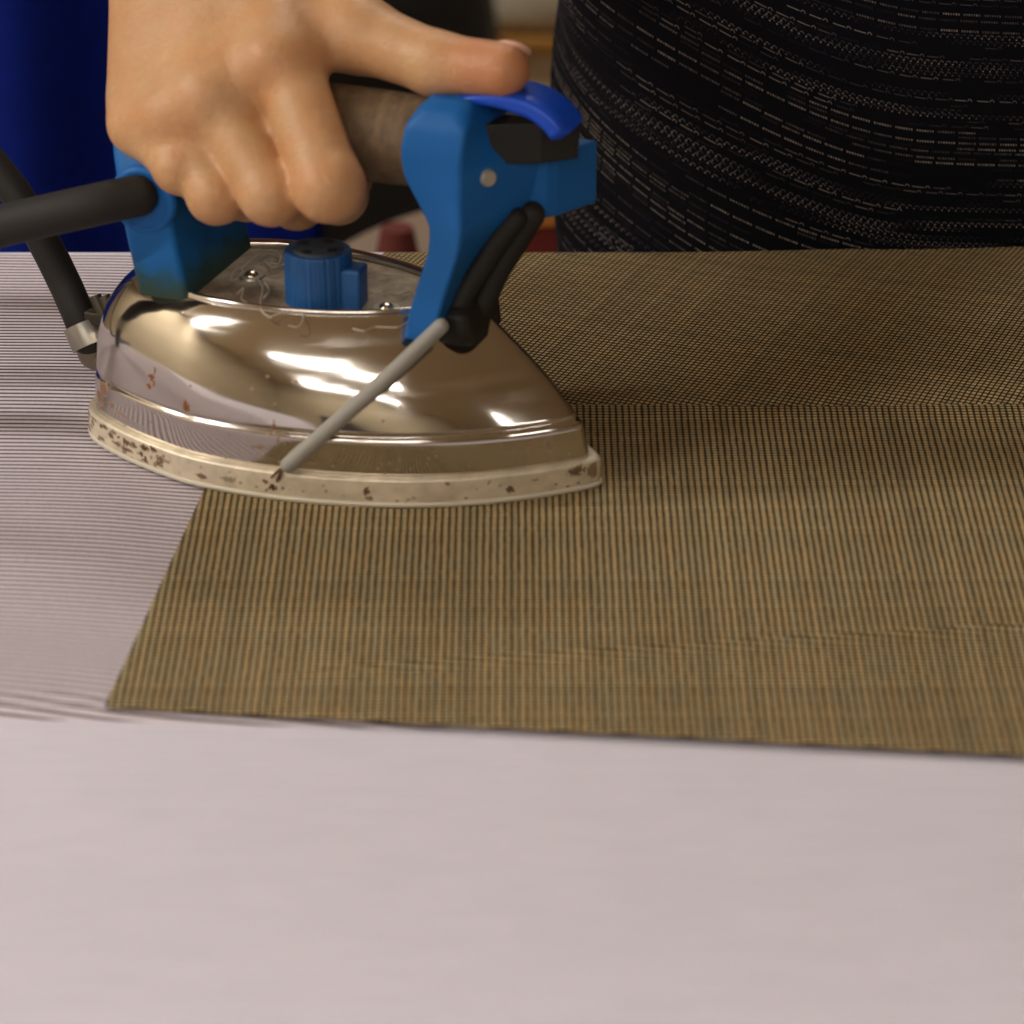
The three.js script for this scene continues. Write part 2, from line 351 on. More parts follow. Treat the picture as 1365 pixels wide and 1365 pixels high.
const iron = thing('steam_iron', 'chrome steam iron with blue handle posts and wooden grip on the cloth', 'iron', IRON_O.toArray(), -ALPHA);
const bodyUv = p => [(p[2] >= 0 ? 0 : 0.5) + 0.5 * clamp((p[0] + 0.11) / 0.215), clamp(p[1] / 0.08)];
// stains, laid out in mm of the near side (x along the iron, h above the cloth)
function spots(list, W, H) {           // [x, h, rx, rh, strength] -> mask of the near side
  const m = new Float32Array(W * H);
  for (const [a, b, rx, rh, k] of list) {
    const i0 = Math.max(0, Math.floor((a - 2 * rx + 110) / 430 * W)), i1 = Math.min(W / 2 - 1, Math.ceil((a + 2 * rx + 110) / 430 * W));
    const j0 = Math.max(0, Math.floor((b - 2 * rh) / 80 * H)), j1 = Math.min(H - 1, Math.ceil((b + 2 * rh) / 80 * H));
    for (let j = j0; j <= j1; j++) for (let i = i0; i <= i1; i++) {
      const x = (i + 0.5) / W * 430 - 110, h = (j + 0.5) / H * 80, q = Math.hypot((x - a) / rx, (h - b) / rh) + 0.9 * (vnoise(x * 1.7, h * 1.7, 0, 7) - 0.5);
      m[j * W + i] = Math.max(m[j * W + i], k * (1 - sstep(0.7, 1.1, q)));
    }
  }
  return (u, v) => m[Math.min(H - 1, Math.floor(v * H)) * W + Math.min(W - 1, Math.floor(u * W))];
}
const shellSpots = [[-68, 38.5, 1.7, 1.4, 1], [-69.5, 34.5, 1.5, 1.3, 0.95], [-66.5, 41.5, 0.7, 1.6, 0.8], [-66.8, 36.5, 0.7, 1.9, 0.9], [-50, 31, 1.9, 2.0, 1], [-51, 33, 0.7, 1.2, 0.9], [-96, 24, 3.0, 3.0, 0.7], [-99, 19, 2.5, 3.5, 0.7], [-91, 19, 2.0, 1.2, 0.7], [-85, 17, 3, 1.0, 0.5], [-12, 29, 0.6, 3.0, 0.8], [-10, 24, 0.5, 2.0, 0.7], [-5, 47, 1.0, 0.8, 0.8], [-16, 48, 0.7, 0.6, 0.8], [-22, 43, 1.0, 0.7, 0.6], [-38, 41, 0.9, 0.7, 0.5], [46, 22, 1.0, 0.8, 0.8], [50, 22, 0.8, 0.7, 0.7], [82, 22, 1.8, 1.2, 0.5], [88, 20, 1.6, 2.4, 0.5], [30, 34, 0.8, 0.7, 0.5], [36, 39, 0.7, 0.9, 0.4], [-18, 20, 3.0, 0.8, 0.6], [4, 16, 2.4, 0.7, 0.45]];
for (let i = 0; i < 70; i++) shellSpots.push([mix(-105, 95, rnd()), mix(13, 52, rnd() * rnd()), mix(0.25, 0.7, rnd()), mix(0.2, 0.5, rnd()), mix(0.2, 0.6, rnd())]);
const soleSpots = [[-11, 5.5, 1.6, 1.5, 1], [-14, 7.5, 1.2, 1, 0.8], [26, 7, 1.1, 2.4, 0.85], [27, 4, 1.5, 1.0, 0.6], [77, 5.5, 1.5, 1.6, 0.8], [98, 9, 2.6, 2.2, 0.7], [103, 8, 2, 3, 0.5], [-42, 5, 2.6, 1.2, 0.7], [-30, 6, 4, 1.2, 0.35], [-60, 7, 3, 1, 0.4]];
for (let i = 0; i < 46; i++) { const a = mix(-110, -62, rnd()); soleSpots.push([a, mix(2, 11, rnd()), mix(0.6, 2.4, rnd()), mix(0.5, 1.5, rnd()), mix(0.4, 0.95, rnd())]); }
for (let i = 0; i < 40; i++) soleSpots.push([mix(-70, 105, rnd()), mix(2, 11, rnd()), mix(0.3, 1.0, rnd()), mix(0.3, 0.7, rnd()), mix(0.2, 0.7, rnd())]);
const fShell = spots(shellSpots, 2048, 512), fSole = spots(soleSpots, 2048, 256);
const smear = (u, v) => fbm(u * 18, v * 26, 0, 111, 3);
const shellMat = P({
  map: tex(2048, 512, (u, v) => { const s = fShell(u, v); return [mix(214, 120, s), mix(208, 72, s), mix(200, 38, s)]; }),
  metalness: 1,
  roughnessMap: tex(2048, 512, (u, v) => { const r = 0.09 + 0.08 * sstep(0.5, 0.8, smear(u, v)) + 0.6 * fShell(u, v); return [0, 255 * r, 255 * (1 - 0.9 * fShell(u, v))]; }, false), roughness: 1,
});
shellMat.metalnessMap = shellMat.roughnessMap;
const soleMat = P({
  map: tex(2048, 256, (u, v) => { const s = fSole(u, v), n = fbm(u * 90, v * 20, 0, 121, 3); const k = 0.9 + 0.2 * n; return [mix(224, 88, s) * k, mix(211, 60, s) * k, mix(186, 36, s) * k]; }),
  roughness: 0.42, metalness: 0.4,
});
// soleplate
mesh('soleplate', skin([ring(2.2, -109.4, 104.2, 56.4), ring(2.6, -110, 105, 57), ring(10.8, -110, 105, 57), ring(11.7, -109.6, 104.4, 56.6), ring(12, -108.6, 103.2, 55.8)], true, true, bodyUv), soleMat, iron);
mesh('sole_shoe', skin([ring(0, -109.0, 104.0, 56.2), ring(0.3, -110, 105.4, 57.4), ring(1.9, -110.4, 105.8, 57.8), ring(2.2, -110, 105.2, 57.2)], true, true, bodyUv), M({ color: 0xd9d0bc, roughness: 0.5 }), iron).userData.label = 'thin pale shoe under the soleplate';
{
  const prof = [[12, -107, 99.5, 53.2], [12.6, -107.2, 100, 53.4], [19, -107, 98.6, 53.2], [25.0, -106.8, 97.2, 53.0], [26.4, -106.4, 96.2, 52.6], [27.2, -105.6, 94.8, 51.9], [27.9, -105.6, 94.4, 51.8], [28.9, -106.0, 94.2, 52.2], [30, -106, 93.4, 52.2], [36, -105.6, 88.6, 51.4], [43, -105, 82.5, 49.8], [50, -103.4, 75.5, 47.4], [56, -101, 69, 44.8], [61, -98, 63.5, 42.2], [65, -94.8, 59, 39.9], [67.8, -91.6, 56, 37.9], [69.2, -89.4, 54.4, 36.8], [69.7, -88.4, 53.6, 36.3], [70.0, -87.8, 53.2, 36.0], [71.2, -87.3, 52.9, 35.8], [72.0, -86.7, 52.4, 35.3], [72.2, -85.9, 51.7, 34.6], [71.8, -85.1, 50.9, 33.8], [70.9, -84.5, 50.3, 33.2], [69.6, -84.2, 50.0, 32.9], [69, -84.1, 49.9, 32.8]];
  const curves = [0, 1, 2, 3].map(c => new THREE.CatmullRomCurve3(prof.map((l, i) => new THREE.Vector3(i, l[c], 0)), false, 'centripetal'));
  const rings = [], N = (prof.length - 1) * 3;
  for (let j = 0; j <= N; j++) rings.push(ring(...curves.map(c => c.getPoint(j / N).y)));
  mesh('body_shell', skin(rings, true, false, bodyUv), shellMat, iron).userData.label = 'mirror-bright chrome shell with small rust spots';
  const dustMap = tex(512, 512, (u, v) => { const n = fbm(u * 14, v * 14, 0, 131, 5), f = fbm(u * 60, v * 60, 0, 141, 3); const k = 0.6 + 0.55 * n + 0.25 * f; return [150 * k, 134 * k, 112 * k]; });
  const dustBump = tex(512, 512, (u, v) => grey(255 * fbm(u * 50, v * 50, 0, 151, 4)), false);
  mesh('top_plate', skin([ring(66.5, -84.2, 50.0, 32.9), ring(68.6, -84.2, 50.0, 32.9), ring(69.0, -83.6, 49.4, 32.5)], true, true, p => [p[0] * 8 + 1, p[2] * 8 + 1]), P({ map: dustMap, bumpMap: dustBump, bumpScale: 0.0006, roughness: 0.6, metalness: 0.25 }), iron).userData.label = 'dull grey top plate covered in lint and dust';
}
for (const [px, py] of [[335, 372], [515, 413]]) {
  const p = hp(px, py, px < 400 ? 1 : 14.5);
  const g = new THREE.SphereGeometry(0.0032, 20, 10, 0, Math.PI * 2, 0, Math.PI / 2); g.scale(1, 0.8, 1); g.translate(p[0] / 1000, 0.069, p[2] / 1000);
  const w = cyl(0.0052, 0.0056, 0.001, p[0] / 1000, 0.0693, p[2] / 1000, 24);
  const s = mesh('plate_screw', g, shiny, iron); mesh('washer', w, zinc, s);
}
// temperature knob
{
  const K = new THREE.Group(); K.name = 'temperature_knob'; K.position.set(-0.0075, 0.0662, 0.0150); K.rotation.y = 0.1; iron.add(K);
  const n = 96, rr = (a, y) => { const deg = ((a * 180 / Math.PI) % 360 + 360) % 360; let r = 13.4 + 0.4 * (1 - y); const z = deg > 35 && deg < 150 ? 1 : deg > 200 && deg < 330 ? 1 : 0; if (z && Math.floor(deg / 4.3) % 2) r -= 0.8; return r / 1000; };
  const rings = [[0, 0, 0.94], [0.5, 1, 0.96], [10, 1, 0.98], [23.0, 1, 1.0], [24.2, 1, 0.96]].map(([y, , k]) => { const o = []; for (let i = 0; i < n; i++) { const a = i / n * Math.PI * 2; const r = rr(a, y / 22) * k; o.push([Math.cos(a) * r, y / 1000, Math.sin(a) * r]); } return o.reverse(); });
  mesh('knob_body', skin(rings), P({ color: 0x1c548c, roughness: 0.45 }), K);
  mesh('pointer', rbox(0.009, 0.017, 0.012, 0.0016, 0.0145, 0.0105, 0.001), P({ color: 0x1c548c, roughness: 0.45 }), K);
  mesh('knob_cap', cyl(0.0098, 0.0102, 0.0012, 0, 0.0246, 0, 32), M({ color: 0x3b4650, roughness: 0.7 }), K).userData.label = 'dusty grey cap disc';
  for (const a of [20, 110, 200, 290]) mesh('cap_slot', cyl(0.0021, 0.0021, 0.0009, Math.cos(a * Math.PI / 180) * 0.0072, 0.0250, Math.sin(a * Math.PI / 180) * 0.0072, 16), black, K);
}
// rear post, cord boss
{
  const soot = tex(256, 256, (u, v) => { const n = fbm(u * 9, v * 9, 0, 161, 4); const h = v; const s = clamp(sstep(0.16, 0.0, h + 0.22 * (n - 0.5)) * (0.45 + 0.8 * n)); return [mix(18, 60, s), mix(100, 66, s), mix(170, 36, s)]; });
  const g = loftRects([[68.5, -77.5, -55.5, -31, 33.2, 3], [78, -79.5, -57.5, -31, 33, 3], [95, -83, -61.2, -30, 32.4, 3], [108, -85.5, -63.5, -29, 31, 3.5], [118, -88, -65.5, -27, 29, 4], [128, -91.5, -68, -24.5, 24, 5], [138, -93, -70, -20, 17, 6], [145, -92, -72, -14, 11, 5], [149, -90, -74, -9, 7, 4]]);
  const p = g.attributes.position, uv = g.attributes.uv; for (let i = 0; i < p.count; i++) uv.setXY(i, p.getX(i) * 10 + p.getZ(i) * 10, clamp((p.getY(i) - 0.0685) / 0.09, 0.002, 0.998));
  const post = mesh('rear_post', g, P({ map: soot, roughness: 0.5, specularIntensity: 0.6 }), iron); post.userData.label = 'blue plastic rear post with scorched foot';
  const c = hp(192, 266, 31);
  const b = new THREE.TorusGeometry(0.0118, 0.0024, 14, 40); b.translate(c[0] / 1000, c[1] / 1000, c[2] / 1000);
  const d = new THREE.CylinderGeometry(0.0112, 0.0125, 0.004, 32); d.rotateX(Math.PI / 2); d.translate(c[0] / 1000, c[1] / 1000, c[2] / 1000);
  mesh('cord_boss', mergeGeometries([b, d]), blue, post);
}
// front post
function loftQuads(list) {             // mm: [y, x rear, x near front, x far front, z far, z near, corner]
  const poly = ([y, x0, xb, xc, z0, z1, r]) => {
    const P4 = [[xb, z1], [x0, z1], [x0, z0], [xc, z0]], out = [];
    for (let k = 0; k < 4; k++) {
      const A = P4[(k + 3) % 4], B = P4[k], C = P4[(k + 1) % 4];
      const ua = Math.hypot(A[0] - B[0], A[1] - B[1]), uc = Math.hypot(C[0] - B[0], C[1] - B[1]), ra = Math.min(r, ua * 0.45), rc = Math.min(r, uc * 0.45);
      const p = [B[0] + (A[0] - B[0]) / ua * ra, B[1] + (A[1] - B[1]) / ua * ra], q = [B[0] + (C[0] - B[0]) / uc * rc, B[1] + (C[1] - B[1]) / uc * rc];
      for (let t = 0; t <= 6; t++) { const u = t / 6, a = (1 - u) ** 2, b = 2 * u * (1 - u), c = u * u; out.push([(a * p[0] + b * B[0] + c * q[0]) / 1000, y / 1000, (a * p[1] + b * B[1] + c * q[1]) / 1000]); }
    }
    return out;
  };
  const cr = list[0].map((_, c) => new THREE.CatmullRomCurve3(list.map((l, i) => new THREE.Vector3(i, l[c], 0)), false, 'centripetal'));
  const rings = [], N = (list.length - 1) * 5;
  for (let j = 0; j <= N; j++) rings.push(poly(cr.map(c => c.getPoint(j / N).y)));
  return skin(rings);
}
{
  const g = loftQuads([[65, 34.5, 47, 48, -28, 31, 1.8], [74, 36, 48.5, 50, -27, 30, 1.8], [88, 39.5, 52, 56, -25, 28, 1.8], [100, 42.5, 55, 66, -23, 25.5, 1.8], [108, 42.5, 55.5, 74, -20, 24, 1.8], [117, 37.5, 55, 77, -19, 22.5, 1.8], [127, 32, 55, 78, -18.5, 22.2, 1.8], [131, 31, 55, 77, -18.5, 22, 1.8], [138, 30.4, 55.5, 68, -18.5, 22, 2.2], [147, 31.5, 56.5, 62, -18, 20.4, 3], [153, 34.5, 56, 57.5, -15, 16.6, 7], [156.5, 38.5, 54, 54.5, -10, 11, 6]]);
  const post = mesh('front_post', g, blue, iron); post.userData.label = 'blue plastic front post';
  const s = new THREE.CylinderGeometry(0.0030, 0.0036, 0.0020, 24); s.rotateZ(-Math.PI / 2); s.rotateY(-0.52); const c = hp(650, 237, 10.4); s.translate(0.0622, c[1] / 1000, 0.0108);
  mesh('post_screw', s, M({ color: 0xc9c2b2, roughness: 0.45, metalness: 0.5 }), post);
}
// switch housing, switch, thumb lever
{
  const plan = new THREE.Shape([[58, -4], [76.6, -14.5], [79.6, -18.5], [88, -36], [70, -38], [56, -22]].map(([x, z]) => new THREE.Vector2(x / 1000, z / 1000)));
  const g = new THREE.ExtrudeGeometry(plan, { depth: 0.0235, bevelEnabled: true, bevelSize: 0.0012, bevelThickness: 0.0012, bevelSegments: 3 });
  g.rotateX(Math.PI / 2); g.translate(0, 0.1285, 0);                  // plan (x, z) -> iron frame
  mesh('switch_housing', g, blueDark, iron);
  const sw = [[56, 6], [78, -4], [89, -14], [84, -30], [60, -20]];
  const g2 = new THREE.ExtrudeGeometry(new THREE.Shape(sw.map(([x, z]) => new THREE.Vector2(x / 1000, z / 1000))), { depth: 0.0150, bevelEnabled: true, bevelSize: 0.0006, bevelThickness: 0.0006, bevelSegments: 2 });
  g2.rotateX(Math.PI / 2); g2.translate(0, 0.1455, 0);
  mesh('switch_block', g2, black, iron).userData.label = 'black switch under the thumb lever';
  const top = [[40, 154.5], [50, 157.4], [60, 159.4], [70, 160], [79, 158.2], [87, 153.5], [93, 147]];
  const c = new THREE.CatmullRomCurve3(top.map(([x, y]) => new THREE.Vector3(x / 1000, y / 1000, 0)));
  const rings = [];
  for (let j = 0; j <= 28; j++) {
    const p = c.getPoint(j / 28), tt = c.getTangent(j / 28), e = j === 0 || j === 28 ? 0.7 : 1, w = 0.0115 * e, th = mix(0.0042, 0.0088, sstep(0.1, 0.6, j / 28)) * e;
    const nx = -tt.y, ny = tt.x, o = [];
    for (let k = 0; k < 24; k++) { const a = k / 24 * Math.PI * 2, ca = Math.sign(Math.cos(a)) * Math.pow(Math.abs(Math.cos(a)), 0.55), sa = Math.sign(Math.sin(a)) * Math.pow(Math.abs(Math.sin(a)), 0.55); o.push([p.x + nx * (sa * 0.5 - 0.5) * th, p.y + ny * (sa * 0.5 - 0.5) * th, ca * w - 0.004]); }
    rings.push(o);
  }
  mesh('thumb_lever', skin(rings), blueBright, iron).userData.label = 'bright blue thumb lever';
}
// grip
{
  const cork = tex(512, 256, (u, v) => { const n = fbm(u * 5, v * 22, 0, 171, 5), s = fbm(u * 40, v * 40, 0, 181, 3); const k = 0.55 + 0.45 * n + 0.28 * s; return [112 * k, 90 * k, 64 * k]; });
  const g = new THREE.LatheGeometry([[17.2, -88], [18, -60], [18.6, -20], [18.2, 12], [17.6, 34]].map(([r, x]) => new THREE.Vector2(r / 1000, x / 1000)), 48); g.rotateZ(-Math.PI / 2); g.rotateX(0.5); g.translate(0, 0.1345, 0);
  mesh('grip', g, M({ map: cork, roughness: 0.75 }), iron).userData.label = 'worn brown wooden grip';
}
// black cable sleeve and foot behind the front post
mesh('cable_sleeve', mergeGeometries([tube([[68, 106, -4], [61, 96, 2], [56, 86, 8], [51.5, 77, 13], [49, 68, 16]].map(a => V(a)), 0.0046, 40, 14), tube([[72, 106, -10], [66, 95, -8], [60, 84, -4], [55, 70, 2]].map(a => V(a)), 0.0056, 40, 14)]), rubber, iron);
mesh('post_foot', loftRects([[60, 44, 60, -14, 20, 6], [66, 44, 59, -15, 22, 6], [72, 44, 57, -16, 22, 5], [77, 44, 54, -14, 16, 4]]), black, iron).userData.label = 'black foot of the front post';
// grey sleeved wire
{
  const a = hp(588, 438, 31), b = hp(384, 620, 56.5);
  const w = mesh('sleeved_wire', tube([V([a[0], a[1] + 1, a[2]]), V([mix(a[0], b[0], 0.3), mix(a[1], b[1], 0.3), mix(a[2], b[2], 0.3) + 7]), V([mix(a[0], b[0], 0.65), mix(a[1], b[1], 0.65), mix(a[2], b[2], 0.65) + 4]), V(b)], 0.0031, 48, 16), M({ color: 0x98948a, roughness: 0.6 }), iron); w.userData.label = 'grey sleeved wire lying against the shell';
  const fr = []; for (let k = 0; k < 4; k++) { const e = [b[0] - 3.5 - k * 1.0, b[1] - 6 + k * 0.8 - (k % 2) * 2, b[2] + 0.6 + k * 0.3]; fr.push(tube([V(b), V([b[0] - 2 - k * 0.6, b[1] - 2.5, b[2] + 0.8]), V(e)], 0.0005, 10, 6)); }
  const fe = mesh('frayed_end', mergeGeometries(fr), M({ color: 0x5e4128, roughness: 0.8 }), w); fe.userData.label = 'frayed brown wire ends';
}
// power cord and steam hose
{
  const pts = [];
  for (const [px, py, z] of [[184, 261, 35], [140, 270, 44], [100, 279, 48], [50, 290, 50], [0, 302, 50], [-60, 320, 46]]) pts.push(hp(px, py, z));
  pts.push(worldToIron(-0.36, 0.045, -0.10), worldToIron(-0.48, 0.012, -0.12), worldToIron(-0.70, 0.0095, -0.15), worldToIron(-0.98, 0.0095, -0.13), worldToIron(-1.068, 0.004, -0.12), worldToIron(-1.085, -0.06, -0.12), worldToIron(-1.09, -0.4, -0.11), worldToIron(-1.09, -0.82, -0.10));
  mesh('power_cord', tube(pts.map(a => V(a)), 0.0083, 160, 18), rubber, iron).userData.label = 'thick black power cord';
  const h = [[118, 452], [110, 433], [100, 408], [85, 375], [60, 325], [28, 268], [-4, 226], [-60, 168]].map(([x, y], i) => hp(x, y, -17 - i * 1.5));
  h.push(worldToIron(-0.33, 0.125, -0.20), worldToIron(-0.43, 0.10, -0.21), worldToIron(-0.53, 0.04, -0.21), worldToIron(-0.64, 0.009, -0.21), worldToIron(-0.98, 0.008, -0.20), worldToIron(-1.068, 0.003, -0.20), worldToIron(-1.085, -0.06, -0.20), worldToIron(-1.09, -0.4, -0.20), worldToIron(-1.09, -0.82, -0.19));
  mesh('steam_hose', tube(h.map(a => V(a)), 0.0069, 160, 18), rubber, iron).userData.label = 'black rubber steam hose';
  const dir = V(h[1]).sub(V(h[0])).normalize(), mid = V(h[0]).addScaledVector(dir, 0.002);
  const q = new THREE.Quaternion().setFromUnitVectors(new THREE.Vector3(0, 1, 0), dir);
  const ringG = new THREE.LatheGeometry([[7.0, -5], [8.2, -4.9], [8.3, 4.9], [7.0, 5]].map(([r, y]) => new THREE.Vector2(r / 1000, y / 1000)), 36); ringG.applyQuaternion(q); ringG.translate(mid.x, mid.y, mid.z);
  const cl = mesh('hose_clamp', ringG, zinc, iron); cl.userData.label = 'zinc hose clamp';
  const ws = []; const sp = hp(147, 414, -17);
  for (let k = -1; k <= 1; k++) { const s = cyl(0.0026, 0.0026, 0.013, 0, 0, 0, 14); s.applyQuaternion(q); s.rotateZ(-1.0 * 0); s.translate(sp[0] / 1000 + k * 0.0042, sp[1] / 1000 + k * 0.0005, sp[2] / 1000); ws.push(s); }
  ws.push(rbox(0.016, 0.006, 0.006, 0.001, sp[0] / 1000 - 0.003, sp[1] / 1000 - 0.004, sp[2] / 1000));
  mesh('clamp_screw', mergeGeometries(ws.map(g => g.index ? g.toNonIndexed() : g)), M({ color: 0x4c453a, roughness: 0.5, metalness: 0.6 }), cl);
  const pp = [h[0], hp(124, 474, -19), [-121, 15, -20], [-113, 16, -18], [-100, 17, -16]];
  mesh('steam_pipe', tube(pp.map(a => V(a)), 0.0058, 40, 16), M({ color: 0x8a8072, roughness: 0.5, metalness: 0.7 }), iron);
}

// ------------------------------------------------------------------ person: right hand on the grip, torso behind the table
const G = [0.212, -0.425];             // torso axis x, z
const torsoTab = [[-0.40, 0.185, 0.125, 0], [-0.22, 0.195, 0.132, 0.004], [-0.08, 0.193, 0.138, 0.006], [0.03, 0.191, 0.142, 0.008], [0.14, 0.188, 0.140, 0.006], [0.28, 0.180, 0.125, 0], [0.40, 0.172, 0.105, -0.004], [0.47, 0.14, 0.075, -0.006], [0.53, 0.07, 0.05, -0.006]];
function torsoSdf(x, y, z, off) {      // y relative to the table top
  let i = 0; while (i < torsoTab.length - 2 && y > torsoTab[i + 1][0]) i++;
  const A = torsoTab[i], B = torsoTab[i + 1], t = sstep(0, 1, clamp((y - A[0]) / (B[0] - A[0])));
  const a = mix(A[1], B[1], t) + off, b = mix(A[2], B[2], t) + off, zc = G[1] + mix(A[3], B[3], t);
  const dx = (x - G[0]) / a, dz = (z - zc) / b, k = Math.hypot(dx, dz);
  const d = (Math.pow(Math.pow(Math.abs(dx), 2.3) + Math.pow(Math.abs(dz), 2.3), 1 / 2.3) - 1) * Math.min(a, b);
  return Math.max(d, y - 0.53, -0.40 - y);
}
const SH_R = [0.045, 0.445, -0.435], SH_L = [0.379, 0.445, -0.435], EL_R = [-0.14, 0.31, -0.37], EL_L = [0.455, 0.19, -0.47], WR_L = [0.462, -0.03, -0.40];
const Wl = hp(272, -92, -48);
const wristW = ironToWorld(Wl);
const WR_R = [wristW.x, wristW.y - T, wristW.z];
// --- the ironing hand, in the iron's frame (mm)
const J = (px, py, z, r) => [...hp(px, py, z), r];
const iM = J(381, 84, 9, 15), iP = J(438, 248, 36, 13);
const mM = J(286, 131, 20, 14), mP = J(361, 258, 37, 11.4);
const rM = J(231, 156, 22, 13), rP = J(288, 260, 36, 10.4);
const pM = J(188, 164, 17, 12.5), pP = J(240, 223, 33, 9.6);
const curl = (p, dx, r1, r2) => [[p[0] + dx, 108.5, 12, r1], [p[0] + dx * 1.6, 109, -10, r2]];
const fingers = [[iM, iP, [iP[0] - 7, 112, 10, 11], [iP[0] - 11, 111, -10, 9.5]], [mM, mP, ...curl(mP, 0, 11.2, 9.2)], [rM, rP, ...curl(rP, 3, 10.2, 9)], [pM, pP, ...curl(pP, 3, 9.2, 8.4)]];
const carp = [[Wl[0] + 21, Wl[1] + 2, Wl[2] + 4, 17], [Wl[0] + 7, Wl[1] + 3, Wl[2], 18], [Wl[0] - 7, Wl[1] + 1, Wl[2] - 3, 18], [Wl[0] - 20, Wl[1] - 3, Wl[2] - 6, 16]];
const tC = J(388, -32, -34, 17), tM = J(474, 44, -14, 14.2), tI = J(584, 86, -4, 12), tT = J(669, 93, 0, 10.7);
const elbowL = (() => { const v = new THREE.Vector3(EL_R[0], EL_R[1] + T, EL_R[2]).sub(IRON_O); return [v.dot(AX) * 1000, v.y * 1000, v.dot(NZ) * 1000, 40]; })();
const bumps = [J(360, 80, 17, 8.5), J(274, 130, 26, 8.5), J(226, 156, 27, 8)];
function handSdf(x, y, z) {
  let palm = 1e9;
  for (let k = 0; k < 4; k++) palm = smin(palm, cap(x, y, z, fingers[k][0], carp[k]), 16);
  palm = smin(palm, cap(x, y, z, [iM[0] - 6, iM[1] + 1, iM[2] - 4, 14], [mM[0], mM[1], mM[2] - 4, 13.5]), 12);
  palm = smin(palm, cap(x, y, z, [mM[0], mM[1], mM[2] - 4, 13], [pM[0] + 2, pM[1], pM[2] - 6, 12]), 12);
  palm = smin(palm, cap(x, y, z, [Wl[0], Wl[1], Wl[2], 27], [mix(Wl[0], elbowL[0], 0.3), mix(Wl[1], elbowL[1], 0.3), mix(Wl[2], elbowL[2], 0.3), 30]), 22);
  palm = smin(palm, cap(x, y, z, [pM[0] - 4, pM[1] + 6, pM[2] - 20, 14], [carp[3][0] - 2, carp[3][1] - 4, carp[3][2] + 6, 15]), 14);
  for (const b of bumps) palm = smin(palm, Math.hypot(x - b[0], y - b[1], z - b[2]) - b[3], 9);
  let fg = 1e9;
  for (const f of fingers) {
    let d = cap(x, y, z, [f[0][0], f[0][1], f[0][2], f[0][3] * 0.88], f[1]);
    d = smin(d, cap(x, y, z, f[1], f[2]), 4); d = smin(d, cap(x, y, z, f[2], f[3]), 4);
    d = smin(d, Math.hypot(x - f[1][0], y - f[1][1], z - f[1][2]) - f[1][3] * 1.04, 3);
    fg = smin(fg, d, 1.8);
  }
  for (let k = 0; k < 3; k++) {          // webs between the fingers
    const A = fingers[k], B = fingers[k + 1], t = 0.42;
    fg = smin(fg, cap(x, y, z, [mix(A[0][0], A[1][0], t), mix(A[0][1], A[1][1], t) - 2, mix(A[0][2], A[1][2], t) - 5, 8.5], [mix(B[0][0], B[1][0], t), mix(B[0][1], B[1][1], t) - 2, mix(B[0][2], B[1][2], t) - 5, 8]), 3);
    fg = smin(fg, cap(x, y, z, [A[1][0], A[1][1] + 5, A[1][2] - 9, 8], [B[1][0], B[1][1] + 5, B[1][2] - 9, 7.5]), 2);
  }
  let th = cap(x, y, z, tC, tM); th = smin(th, cap(x, y, z, tM, tI), 8); th = smin(th, cap(x, y, z, tI, tT), 5);
  let d = smin(palm, fg, 4.5);
  d = smin(d, th, 10);
  return d;
}
function toWorldGeo(g) { return finishSdf(g, p => { const w = ironToWorld(p); return [w.x, w.y, w.z]; }, p => [p[0] * 10 + p[2] * 4, p[1] * 10 - p[2] * 5]); }
const hLo = [-150, 84, -95], hHi = [90, 240, 58];
let handG = surfaceNets(handSdf, hLo, hHi, 1.8); toWorldGeo(handG);
// --- the rest of the body, metres, y relative to the table top
const fl = -T;
const leftFingers = [];
for (let k = 0; k < 4; k++) { const x = WR_L[0] + 0.006, z = WR_L[2] + 0.034 - k * 0.021, y = WR_L[1]; const len = [0.9, 1, 0.94, 0.76][k]; leftFingers.push([[x, y - 0.088, z, 0.0105], [x - 0.008, y - 0.088 - 0.042 * len, z, 0.0092], [x - 0.020, y - 0.088 - 0.066 * len, z, 0.0084], [x - 0.030, y - 0.088 - 0.084 * len, z, 0.0075]]); }
function leftHand(x, y, z) {
  let p = 1e9; for (let k = 0; k < 4; k++) p = smin(p, cap(x, y, z, [WR_L[0], WR_L[1] - 0.01, WR_L[2] + 0.016 - k * 0.010, 0.016], leftFingers[k][0]), 0.012);
  p = smin(p, cap(x, y, z, [WR_L[0], WR_L[1], WR_L[2], 0.026], [mix(WR_L[0], EL_L[0], 0.3), mix(WR_L[1], EL_L[1], 0.3), mix(WR_L[2], EL_L[2], 0.3), 0.029]), 0.018);
  let f = 1e9; for (const c of leftFingers) { let d = cap(x, y, z, c[0], c[1]); d = smin(d, cap(x, y, z, c[1], c[2]), 0.003); d = smin(d, cap(x, y, z, c[2], c[3]), 0.003); f = Math.min(f, d); }
  const a = [WR_L[0] - 0.002, WR_L[1] - 0.03, WR_L[2] + 0.030, 0.015], b = [WR_L[0] - 0.012, WR_L[1] - 0.075, WR_L[2] + 0.058, 0.0125], c = [WR_L[0] - 0.022, WR_L[1] - 0.112, WR_L[2] + 0.064, 0.010];
  const th = smin(cap(x, y, z, a, b), cap(x, y, z, b, c), 0.005);
  return smin(smin(p, f, 0.006), th, 0.008);
}
const HC = [G[0], 0.715, G[1] + 0.012];
